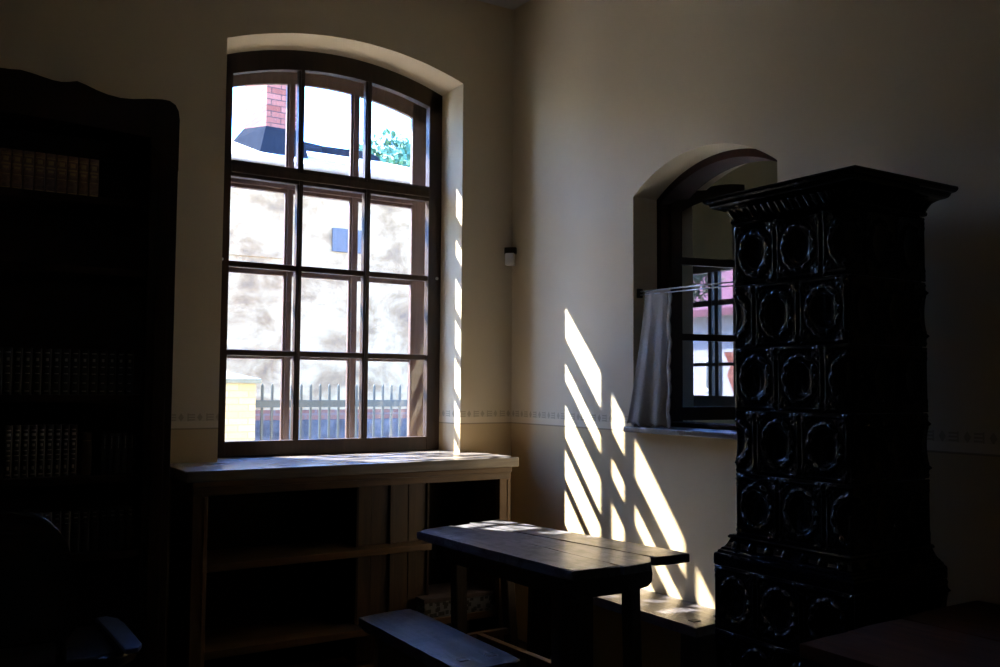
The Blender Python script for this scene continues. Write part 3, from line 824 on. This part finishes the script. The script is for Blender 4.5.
def tile_mesh(u0, u1, face):
    bm = newbm()
    nu = max(12, int(64 * (u1 - u0))); nv = 72
    def fn(s, t):
        u = u0 + (u1 - u0) * s
        h = tile_h(u, t)
        if u0 > 0 and s == 0 or u1 < 1 and s == 1: h = 0
        y = (u - u0) * TW + 0.0012; z = t * (TH - 0.0024) + 0.0012
        if face == 'x': return Vector((-h + 0.006, -y, z))
        return Vector((y, -h + 0.006, z))
    grid(bm, nu, nv, fn)
    bmesh.ops.recalc_face_normals(bm, faces=bm.faces)
    me = bpy.data.meshes.new('tile'); bm.to_mesh(me); bm.free()
    me.materials.append(M['glaze'])
    for p in me.polygons: p.use_smooth = True
    return me
full_x, halfA_x, halfB_x = tile_mesh(0, 1, 'x'), tile_mesh(0, 0.5, 'x'), tile_mesh(0.5, 1, 'x')
full_y, halfA_y, halfB_y = tile_mesh(0, 1, 'y'), tile_mesh(0, 0.5, 'y'), tile_mesh(0.5, 1, 'y')
def tile(me, loc, sx=1.0):
    o = bpy.data.objects.new('tile', me); COL.objects.link(o); o.parent = st
    o.location = Vector(loc) - Vector(st.location); o.scale = (sx, 1, 1)
def tile_rows(zs, fx, y1, yfront, x0, kx):
    for r, z in enumerate(zs):
        if r % 2 == 0:
            seq_x = [(full_x, 0), (full_x, 1), (halfA_x, 2)]; seq_y = [(halfB_y, 0), (full_y, 0.5), (full_y, 1.5)]
        else:
            seq_x = [(halfB_x, 0), (full_x, 0.5), (full_x, 1.5)]; seq_y = [(full_y, 0), (full_y, 1), (halfA_y, 2)]
        for me, k in seq_x: tile(me, (fx, y1 - k * TW, z))
        for me, k in seq_y: tile(me, (x0 + k * TW * kx, yfront, z), kx)
rows = [T0 + TH * (4 - r) for r in range(5)]
tile_rows(rows, BX0, BY1, BY0, BX0, (BX1 - BX0) / (2.5 * TW))
# base
GX0, GX1, GY0, GY1 = -0.562, -0.10, -2.668, -2.118
bm = newbm()
prof = [(0.0, 0.0), (0.02, 0.0), (0.02, 0.10), (0.006, 0.12), (0.0, 0.14), (0.0, 0.150)]
rings(bm, prof, GX0, GX1, GY0, GY1, 0.3)
obj('plinth', bm, M['glaze'], st)
bm = newbm(); box(bm, GX0 + 0.012, GX1, GY0 + 0.012, GY1 - 0.003, 0.15, 0.80); obj('base_core', bm, M['grout'], st)
cap = [(0.0, 0.800), (0.003, 0.803), (0.003, 0.832), (0.001, 0.838), (-0.008, 0.842), (-0.010, 0.848), (-0.018, 0.852)]
cap += [(-0.020 - 0.024 * t, 0.856 + 0.026 * t - 0.006 * math.sin(PI * t)) for t in [k / 6 for k in range(7)]]
cap += [(-0.046, 0.886), (-0.040, 0.889), (-0.038, 0.894), (-0.044, 0.899), (-0.056, 0.901)]
bm = newbm(); rings(bm, cap, GX0, GX1, GY0, GY1, 0.6)
obj('base_moulding', bm, M['glaze'], st)
def rosette(c, ax):
    bm = newbm()
    for (o, dz, r) in ((0, 0, (0.013, 0.013, 0.018)), (0.019, -0.014, (0.009, 0.009, 0.009)), (-0.019, -0.014, (0.009, 0.009, 0.009))):
        p = Vector(c) + (Vector((0, o, dz)) if ax == 'x' else Vector((o, 0, dz)))
        bmesh.ops.create_icosphere(bm, subdivisions=2, radius=1.0, matrix=Matrix.Translation(p) @ Matrix.Diagonal((r[0], r[1], r[2], 1)))
    obj('rosette', bm, M['glaze'], st, smooth=True)
for i in range(7): rosette((GX0 + 0.032, GY0 + 0.03 + (GY1 - GY0 - 0.06) * (i + 0.5) / 7, 0.866), 'x')
for i in range(6): rosette((GX0 + 0.03 + (GX1 - GX0 - 0.05) * (i + 0.5) / 6, GY0 + 0.032, 0.866), 'y')
zz = [0.800 - TH * (k + 1) for k in range(3)]
nbx = (GX1 - GX0) / (2.5 * TW)
for r, z in enumerate(zz[:3]):
    if z < 0.12: continue
    nfull = 3
    wtot = GY1 - GY0
    k = 0
    seq = [(full_x, 0), (full_x, 1), (full_x, 2)] if r % 2 == 0 else [(halfB_x, 0), (full_x, 0.5), (full_x, 1.5), (halfA_x, 2.5)]
    for me, kk in seq:
        o = bpy.data.objects.new('tile', me); COL.objects.link(o); o.parent = st
        o.location = Vector((GX0, GY1 - kk * wtot / 3, z)) - Vector(st.location); o.scale = (1, wtot / (3 * TW), 1)
    seq = [(full_y, 0), (full_y, 1), (halfA_y, 2)]
    for me, kk in seq: tile(me, (GX0 + kk * TW * nbx, GY0, z), nbx)

# ------------------------------------------------------------------ curtain and its rod
rod = thing('curtain_rod', 'thin twin-wire curtain rod across the small arched window', 'curtain rod', (0.0, -1.5, 1.83))
bm = newbm(); tube(bm, (0.035, OB1, 1.852), (0.035, OB0, 1.842), 0.0035, 8); obj('wire', bm, M['steel'], rod, smooth=True)
bm = newbm(); tube(bm, (0.035, OB1, 1.836), (0.035, OB0, 1.826), 0.0030, 8); obj('wire', bm, M['steel'], rod, smooth=True)
bm = newbm(); box(bm, 0.02, 0.05, OB1 - 0.012, OB1 - 0.0, 1.822, 1.866, 0.002); obj('bracket', bm, M['black'], rod)
bm = newbm(); box(bm, 0.02, 0.05, OB0 + 0.0, OB0 + 0.012, 1.812, 1.856, 0.002); obj('bracket', bm, M['black'], rod)
def curt(u, v, off=0.0):
    # v 0 top .. 1 bottom
    y_t = -1.095 - 0.155 * u; y_b = -1.035 - 0.19 * u
    x_t = 0.033; x_b = -0.030 + 0.075 * u
    f = 0.005 * math.sin(u * 2 * PI * 2.1 + 0.4) * (0.35 + 0.9 * v)
    vv = v ** 1.3
    z = 1.846 - 0.622 * v - 0.012 * u * v
    if v > 0.995: z += 0.006 * math.sin(u * 30)
    y = y_t * (1 - vv) + y_b * vv
    y = min(y, -1.056) if (x_t * (1 - vv) + x_b * vv) > -0.002 else y
    return Vector((x_t * (1 - vv) + x_b * vv + f + off, y, z))
cu = thing('curtain', 'off-white linen curtain drawn aside at the left of the small window', 'curtain', (0.03, -1.17, 1.84))
bm = newbm()
V1 = grid(bm, 44, 40, lambda u, v: curt(u, v))
def lace_edge(u, v):
    base = curt(1.0, v)
    d = 0.018 + 0.010 * abs(math.sin(v * PI * 9))
    return base + Vector((0.004 * math.sin(v * 20), -d * u, 0))
me_c = obj('cloth', bm, M['linen'], cu, smooth=True)
md = me_c.modifiers.new('thick', 'SOLIDIFY'); md.thickness = 0.002
bm = newbm(); grid(bm, 2, 90, lace_edge)
o = obj('lace_edge', bm, M['linen'], cu, smooth=True); md = o.modifiers.new('thick', 'SOLIDIFY'); md.thickness = 0.0015

# ------------------------------------------------------------------ motion sensor in the corner
se = thing('motion_sensor', 'small white motion sensor mounted high in the corner of the walls', 'sensor', (-0.03, -0.03, 2.07))
bm = newbm()
q = Matrix.Rotation(math.radians(-45), 4, 'Z')
def sbox(bm, x0, x1, y0, y1, z0, z1, bev):
    vs0 = set(bm.verts)
    box(bm, x0, x1, y0, y1, z0, z1, bev)
    for v in bm.verts:
        if v not in vs0: v.co = (Matrix.Translation((-0.025, -0.025, 0)) @ q) @ v.co
bm = newbm(); sbox(bm, -0.026, 0.026, -0.045, 0.0, 2.080, 2.150, 0.006); obj('housing', bm, M['white'], se)
bm = newbm(); sbox(bm, -0.020, 0.020, -0.048, -0.042, 2.084, 2.110, 0.003); obj('lens', bm, M['white'], se)
bm = newbm(); sbox(bm, -0.034, 0.034, -0.028, 0.006, 2.145, 2.185, 0.006); obj('mounting_bracket', bm, M['black'], se)

# ------------------------------------------------------------------ outside the big window
def plaster_ext():
    m, nt, b = mat('weathered_plaster')
    tc = N(nt, 'ShaderNodeTexCoord')
    mp = N(nt, 'ShaderNodeMapping'); mp.inputs['Scale'].default_value = (1.0, 1.0, 1.5); nt.links.new(tc.outputs['Object'], mp.inputs[0])
    n1 = N(nt, 'ShaderNodeTexNoise'); n1.inputs['Scale'].default_value = 1.6; n1.inputs['Detail'].default_value = 8; n1.inputs['Roughness'].default_value = 0.68; n1.inputs['Distortion'].default_value = 0.4
    nt.links.new(mp.outputs[0], n1.inputs['Vector'])
    r = N(nt, 'ShaderNodeValToRGB')
    e = r.color_ramp.elements
    e[0].position = 0.33; e[0].color = (0.19, 0.135, 0.085, 1)
    e[1].position = 0.57; e[1].color = (0.48, 0.36, 0.205, 1)
    x = e.new(0.42); x.color = (0.28, 0.185, 0.10, 1)
    x = e.new(0.49); x.color = (0.37, 0.265, 0.15, 1)
    nt.links.new(n1.outputs[0], r.inputs[0])
    n2 = N(nt, 'ShaderNodeTexNoise'); n2.inputs['Scale'].default_value = 7; n2.inputs['Detail'].default_value = 6
    nt.links.new(tc.outputs['Object'], n2.inputs['Vector'])
    sep = N(nt, 'ShaderNodeSeparateXYZ'); nt.links.new(tc.outputs['Object'], sep.inputs[0])
    # damp band under the eaves
    g = N(nt, 'ShaderNodeMapRange'); g.inputs['From Min'].default_value = 3.25; g.inputs['From Max'].default_value = 3.7
    nt.links.new(sep.outputs[2], g.inputs[0])
    f = math_(nt, 'MULTIPLY', g.outputs[0], math_(nt, 'GREATER_THAN', n2.outputs[0], 0.5))
    c = mixc(nt, math_(nt, 'MULTIPLY', f, 0.55), r.outputs[0], (0.14, 0.105, 0.075))
    nt.links.new(c, b.inputs['Base Color']); b.inputs['Roughness'].default_value = 0.9; b.inputs['Specular IOR Level'].default_value = 0.1
    return m
M['plaster_ext'] = plaster_ext()
M['brick_red'] = brick_mat('red_brick', (0.19, 0.062, 0.045), (0.27, 0.115, 0.09), (0.045, 0.035, 0.035), msize=0.005)
M['brick_low'] = brick_mat('low_brick', (0.19, 0.085, 0.06), (0.21, 0.11, 0.08), (0.18, 0.13, 0.11))
M['brick_pale'] = brick_mat('pale_brick', (0.36, 0.31, 0.18), (0.40, 0.37, 0.26), (0.27, 0.24, 0.16), bw=0.16, bh=0.055, msize=0.006)
M['slate'] = plain('pale_roofing', (0.62, 0.66, 0.72), 0.7, noise=0.1, nscale=8)
M['lead'] = plain('lead_flashing', (0.016, 0.019, 0.025), 1.0, spec=0.0)
M['fence'] = plain('blue_grey_paint', (0.030, 0.043, 0.050), 0.5)
M['stone'] = plain('grey_stone', (0.085, 0.08, 0.08), 0.9, noise=0.5, nscale=9)
M['ground'] = plain('gravel_ground', (0.50, 0.44, 0.34), 0.95, noise=0.25, nscale=10)
M['boarded'] = plain('grey_shutter', (0.085, 0.09, 0.10), 0.7, noise=0.06)
M['cap'] = plain('pillar_cap_stone', (0.13, 0.155, 0.14), 0.8)

bm = newbm(); box(bm, -16, 30, WAT, 30, 0.0, 0.3)
tag(obj('ground', bm, M['ground']), kind='structure')
bm = newbm(); box(bm, 1.8, 40, -22, WAT, 0.0, 0.2)
tag(obj('ground_side', bm, M['ground']), kind='structure')

bd = thing('plaster_building', 'stained pale plaster outbuilding seen through the tall arched window', 'building', (2.0, 6.0, 0.3))
bm = newbm(); box(bm, -7, 4.6, 6.0, 9.5, 0.3, 3.94)
obj('wall', bm, M['plaster_ext'], bd)
bm = newbm(); box(bm, -7.02, 4.62, 5.96, 6.0, 0.985, 1.10, 0.005); obj('brick_course', bm, M['brick_low'], bd)
bm = newbm(); box(bm, -7.02, 4.62, 5.95, 6.0, 0.3, 0.985, 0.01); obj('stone_base', bm, M['stone'], bd)
bm = newbm(); box(bm, -7.0, 0.92, 5.985, 6.0, 2.86, 2.90, 0.002); box(bm, -7.0, 2.6, 5.985, 6.0, 2.72, 2.74, 0.002); obj('string_line', bm, M['plaster_ext'], bd)
bm = newbm(); box(bm, 1.346, 1.80, 5.975, 6.0, 3.0, 3.285, 0.004); obj('shutter', bm, M['boarded'], bd, label='blue-grey boarded opening')
bm = newbm()   # roof slope rising to a ridge that steps down to the right
V = [bm.verts.new(p) for p in ((-7.2, 5.8, 3.97), (4.9, 5.8, 3.97), (4.9, 10.2, 3.97), (-7.2, 10.2, 3.97), (2.8, 8.0, 4.72), (-7.2, 8.0, 4.72))]
for q in ((0, 1, 4, 5), (1, 2, 4), (2, 3, 5, 4), (3, 0, 5), (3, 2, 1, 0)): bm.faces.new([V[k] for k in q])
obj('roof', bm, M['slate'], bd)
bm = newbm()
pts = [(0.9, 8.0, 4.70), (1.5, 8.0, 4.695), (1.95, 8.0, 4.69), (2.40, 8.0, 4.69), (2.80, 8.0, 4.67), (3.15, 8.35, 4.55)]
for k, (p, q) in enumerate(zip(pts[:-1], pts[1:])): tube(bm, (p[0], p[1], p[2] + 0.04), (q[0], q[1], q[2] + 0.04), 0.085 + 0.03 * (k % 2), 10, 0.09)
obj('ridge_tiles', bm, M['lead'], bd, smooth=True)
# chimney
chm = newbm(); box(chm, 0.74, 1.16, 6.7, 7.6, 3.9, 6.2)
CH = obj('chimney', chm, M['brick_red'], bd)
bm = newbm()
F = [bm.verts.new(p) for p in ((0.735, 6.695, 4.60), (1.20, 6.695, 4.60), (1.25, 6.58, 4.24), (0.63, 6.58, 4.24), (0.735, 7.62, 4.78), (0.60, 7.62, 4.60),
     (0.745, 6.705, 4.55), (1.19, 6.705, 4.55), (1.24, 6.60, 4.16), (0.65, 6.60, 4.16), (0.745, 7.62, 4.70), (0.62, 7.62, 4.52))]
for q in ((0, 1, 2, 3), (0, 3, 5, 4), (6, 9, 8, 7), (6, 10, 11, 9), (0, 4, 10, 6), (0, 6, 7, 1), (1, 7, 8, 2), (3, 2, 8, 9), (5, 3, 9, 11), (4, 5, 11, 10)): bm.faces.new([F[k] for k in q])
obj('flashing', bm, M['lead'], CH)

# gate pillar and fence
pl = thing('gate_pillar', 'pale brick gate pillar with a stone cap at the left end of the fence', 'pillar', (-0.75, 3.1, 0.3))
bm = newbm(); box(bm, -1.05, -0.512, 3.0, 3.45, 0.3, 1.405); obj('shaft', bm, M['brick_pale'], pl)
bm = newbm(); box(bm, -1.09, -0.475, 2.96, 3.49, 1.405, 1.44, 0.005)
V = [bm.verts.new(p) for p in ((-1.09, 2.96, 1.44), (-0.475, 2.96, 1.44), (-0.475, 3.49, 1.44), (-1.09, 3.49, 1.44), (-0.78, 3.22, 1.52))]
for i in range(4): bm.faces.new((V[i], V[(i + 1) % 4], V[4]))
obj('cap', bm, M['cap'], pl)
fe = thing('picket_fence', 'blue-grey metal picket fence outside the tall arched window', 'fence', (0.6, 3.02, 0.3))
bm = newbm(); box(bm, -0.51, 2.2, 3.0, 3.03, 1.208, 1.268, 0.003); obj('rail', bm, M['fence'], fe)
bm = newbm(); box(bm, -0.51, 2.2, 3.0, 3.03, 0.45, 0.50, 0.003); obj('rail', bm, M['fence'], fe)
x = -0.445; base_p = None
while x < 2.15:
    if base_p is None:
        bm = newbm(); prism(bm, [(x - 0.009, 0.32), (x - 0.009, 1.385), (x, 1.405), (x + 0.009, 1.385), (x + 0.009, 0.32)], 3.03, 3.045, 'y')
        base_p = obj('picket', bm, M['fence'], fe); x00 = x
    else:
        c = base_p.copy(); COL.objects.link(c); c.parent = fe; c.location = (x - x00, 0, 0)
    x += 0.0835

def foliage(bm, centre, rad, n, size, rnd):
    for i in range(n):
        d = Vector((rnd.gauss(0, 1), rnd.gauss(0, 1), rnd.gauss(0, 1))).normalized()
        r = rnd.uniform(0.35, 1.0) ** 0.5
        lump = 1 + 0.22 * math.sin(d.x * 5 + centre[0]) * math.cos(d.y * 4 + d.z * 5)
        p = Vector(centre) + Vector((d.x * rad[0], d.y * rad[1], d.z * rad[2])) * r * lump
        a = Vector((rnd.uniform(-1, 1), rnd.uniform(-1, 1), rnd.uniform(-1, 1))).normalized()
        b = a.cross(d + Vector((0.01, 0.02, 0.03))).normalized()
        s = size * rnd.uniform(0.6, 1.3)
        vs = [bm.verts.new(p - a * s), bm.verts.new(p + b * s * 0.5), bm.verts.new(p + a * s), bm.verts.new(p - b * s * 0.5)]
        bm.faces.new(vs)
def leafmat(name, c1, c2):
    m, nt, b = mat(name)
    tc = N(nt, 'ShaderNodeTexCoord'); n = N(nt, 'ShaderNodeTexNoise'); n.inputs['Scale'].default_value = 3
    nt.links.new(tc.outputs['Object'], n.inputs['Vector'])
    nt.links.new(mixc(nt, n.outputs[0], c1, c2), b.inputs['Base Color']); b.inputs['Roughness'].default_value = 0.6
    return m
rnd = random.Random(4)
t1 = thing('leafy_tree', 'leafy green tree behind the outbuilding roof, seen through the tall window', 'tree', (6.0, 14.0, 0.3))
bm = newbm(); tube(bm, (6.0, 14.0, 0.3), (6.0, 14.0, 5.3), 0.2, 10, 0.1)
for (dx, dz) in ((0.8, 6.2), (-0.6, 6.3), (0.1, 6.6)): tube(bm, (6.0, 14.0, 4.4), (6.0 + dx, 14.0, dz), 0.09, 8, 0.04)
obj('trunk', bm, M['darkwood_z'], t1, smooth=True)
bm = newbm(); foliage(bm, (6.0, 14, 6.0), (1.15, 1.0, 0.95), 2600, 0.085, rnd)
obj('foliage', bm, leafmat('green_leaves', (0.035, 0.12, 0.06), (0.08, 0.20, 0.10)), t1)

# ------------------------------------------------------------------ outside the vestibule
hs = thing('white_house', 'white house with a pinkish red roof seen through the small window', 'house', (9.0, 7.0, 0.2))
M['white_plaster'] = plain('white_plaster', (0.34, 0.34, 0.36), 0.9, noise=0.03, spec=0.1)
M['pink_roof'] = plain('pink_tin_roof', (0.13, 0.028, 0.042), 0.5, noise=0.06)
bm = newbm(); box(bm, 9.0, 13, 1.5, 11.5, 0.2, 2.80); obj('wall', bm, M['white_plaster'], hs)
bm = newbm(); prism(bm, [(8.70, 2.62), (11.0, 4.15), (13.2, 2.62), (13.2, 2.74), (11.0, 4.27), (8.70, 2.74)], 1.3, 11.7, 'y'); obj('roof', bm, M['pink_roof'], hs)
bm = newbm(); box(bm, 8.97, 9.02, 7.05, 7.42, 1.33, 1.90, 0.005); hw = obj('window', bm, M['white'], hs)
bm = newbm(); box(bm, 8.96, 8.975, 7.10, 7.37, 1.38, 1.85); obj('pane', bm, plain('dark_glass', (0.05, 0.06, 0.08), 0.1), hw)
bm = newbm(); prism(bm, [(6.58, 0.9), (6.58, 2.0), (6.95, 2.0), (6.80, 1.75), (6.88, 1.6), (6.72, 1.3), (6.8, 1.1)], 8.96, 9.0, 'x'); obj('brick_patch', bm, M['brick_red'], hs)
t2 = thing('dark_tree', 'dark leafy tree before the red roof beyond the small window', 'tree', (7.0, 6.3, 0.2))
bm = newbm(); tube(bm, (7.0, 6.75, 0.2), (7.0, 6.3, 3.0), 0.07, 10, 0.04); obj('trunk', bm, M['darkwood_z'], t2, smooth=True)
bm = newbm(); foliage(bm, (7.0, 6.25, 3.12), (0.7, 0.85, 0.55), 2400, 0.05, rnd)
obj('foliage', bm, leafmat('dark_leaves', (0.02, 0.03, 0.012), (0.06, 0.07, 0.03)), t2)

# ------------------------------------------------------------------ light
sun_d = Vector((1.0, -1.53, -1.88)).normalized()     # direction the light travels
sl = bpy.data.lights.new('sun', 'SUN'); sl.energy = 68.0; sl.angle = math.radians(0.53); sl.color = (1.0, 0.97, 0.93)
so = bpy.data.objects.new('sun', sl); COL.objects.link(so)
so.rotation_euler = sun_d.to_track_quat('-Z', 'Y').to_euler(); so.location = (-8, 12, 15)

def mixcol(nt, c, t):
    n = nt.nodes.new('ShaderNodeMix'); n.data_type = 'RGBA'; n.blend_type = 'MULTIPLY'; n.inputs[0].default_value = 1.0
    nt.links.new(c, n.inputs[6]); n.inputs[7].default_value = (*t, 1); n.clamp_result = False
    return n.outputs[2]
W = bpy.data.worlds.new('sky'); S.world = W; W.use_nodes = True
nt = W.node_tree
bg = nt.nodes['Background']
sky = nt.nodes.new('ShaderNodeTexSky'); sky.sky_type = 'NISHITA'; sky.sun_disc = False
sky.sun_elevation = math.radians(45)
sky.sun_rotation = math.atan2(-1.0, 1.565)      # azimuth of the sun seen from the room
sky.air_density = 1.0; sky.dust_density = 0.3; sky.ozone_density = 2.5
nt.links.new(mixcol(nt, sky.outputs[0], (0.64, 0.89, 1.38)), bg.inputs[0])
bg.inputs[1].default_value = 2.4

# ------------------------------------------------------------------ camera
cd = bpy.data.cameras.new('camera'); cam = bpy.data.objects.new('camera', cd); COL.objects.link(cam); S.camera = cam
cd.sensor_fit = 'HORIZONTAL'; cd.sensor_width = 36.0; cd.lens = 0.92348149 * 36.0
cd.clip_start = 0.05; cd.clip_end = 200
yaw, pitch, roll = 1.00144181, 0.0563154, 0.00667137
fw = Vector((math.cos(yaw) * math.cos(pitch), math.sin(yaw) * math.cos(pitch), math.sin(pitch)))
rt = Vector((math.sin(yaw), -math.cos(yaw), 0)); up = rt.cross(fw)
c_, s_ = math.cos(roll), math.sin(roll)
r2 = c_ * rt + s_ * up; u2 = -s_ * rt + c_ * up
mt = Matrix(((r2.x, u2.x, -fw.x), (r2.y, u2.y, -fw.y), (r2.z, u2.z, -fw.z)))
cam.matrix_world = Matrix.Translation((-2.896, -4.4, 1.40)) @ mt.to_4x4()

# ------------------------------------------------------------------ render settings
S.view_settings.view_transform = 'Standard'
try: S.view_settings.look = 'None'
except Exception: pass
S.view_settings.gamma = 1.0; S.view_settings.use_curve_mapping = False
S.view_settings.exposure = 0.0
cy = S.cycles
cy.use_denoising = True
cy.max_bounces = 10; cy.diffuse_bounces = 5; cy.glossy_bounces = 4; cy.transparent_max_bounces = 16; cy.transmission_bounces = 4
cy.sample_clamp_indirect = 12.0
cy.caustics_reflective = True; cy.blur_glossy = 0.05
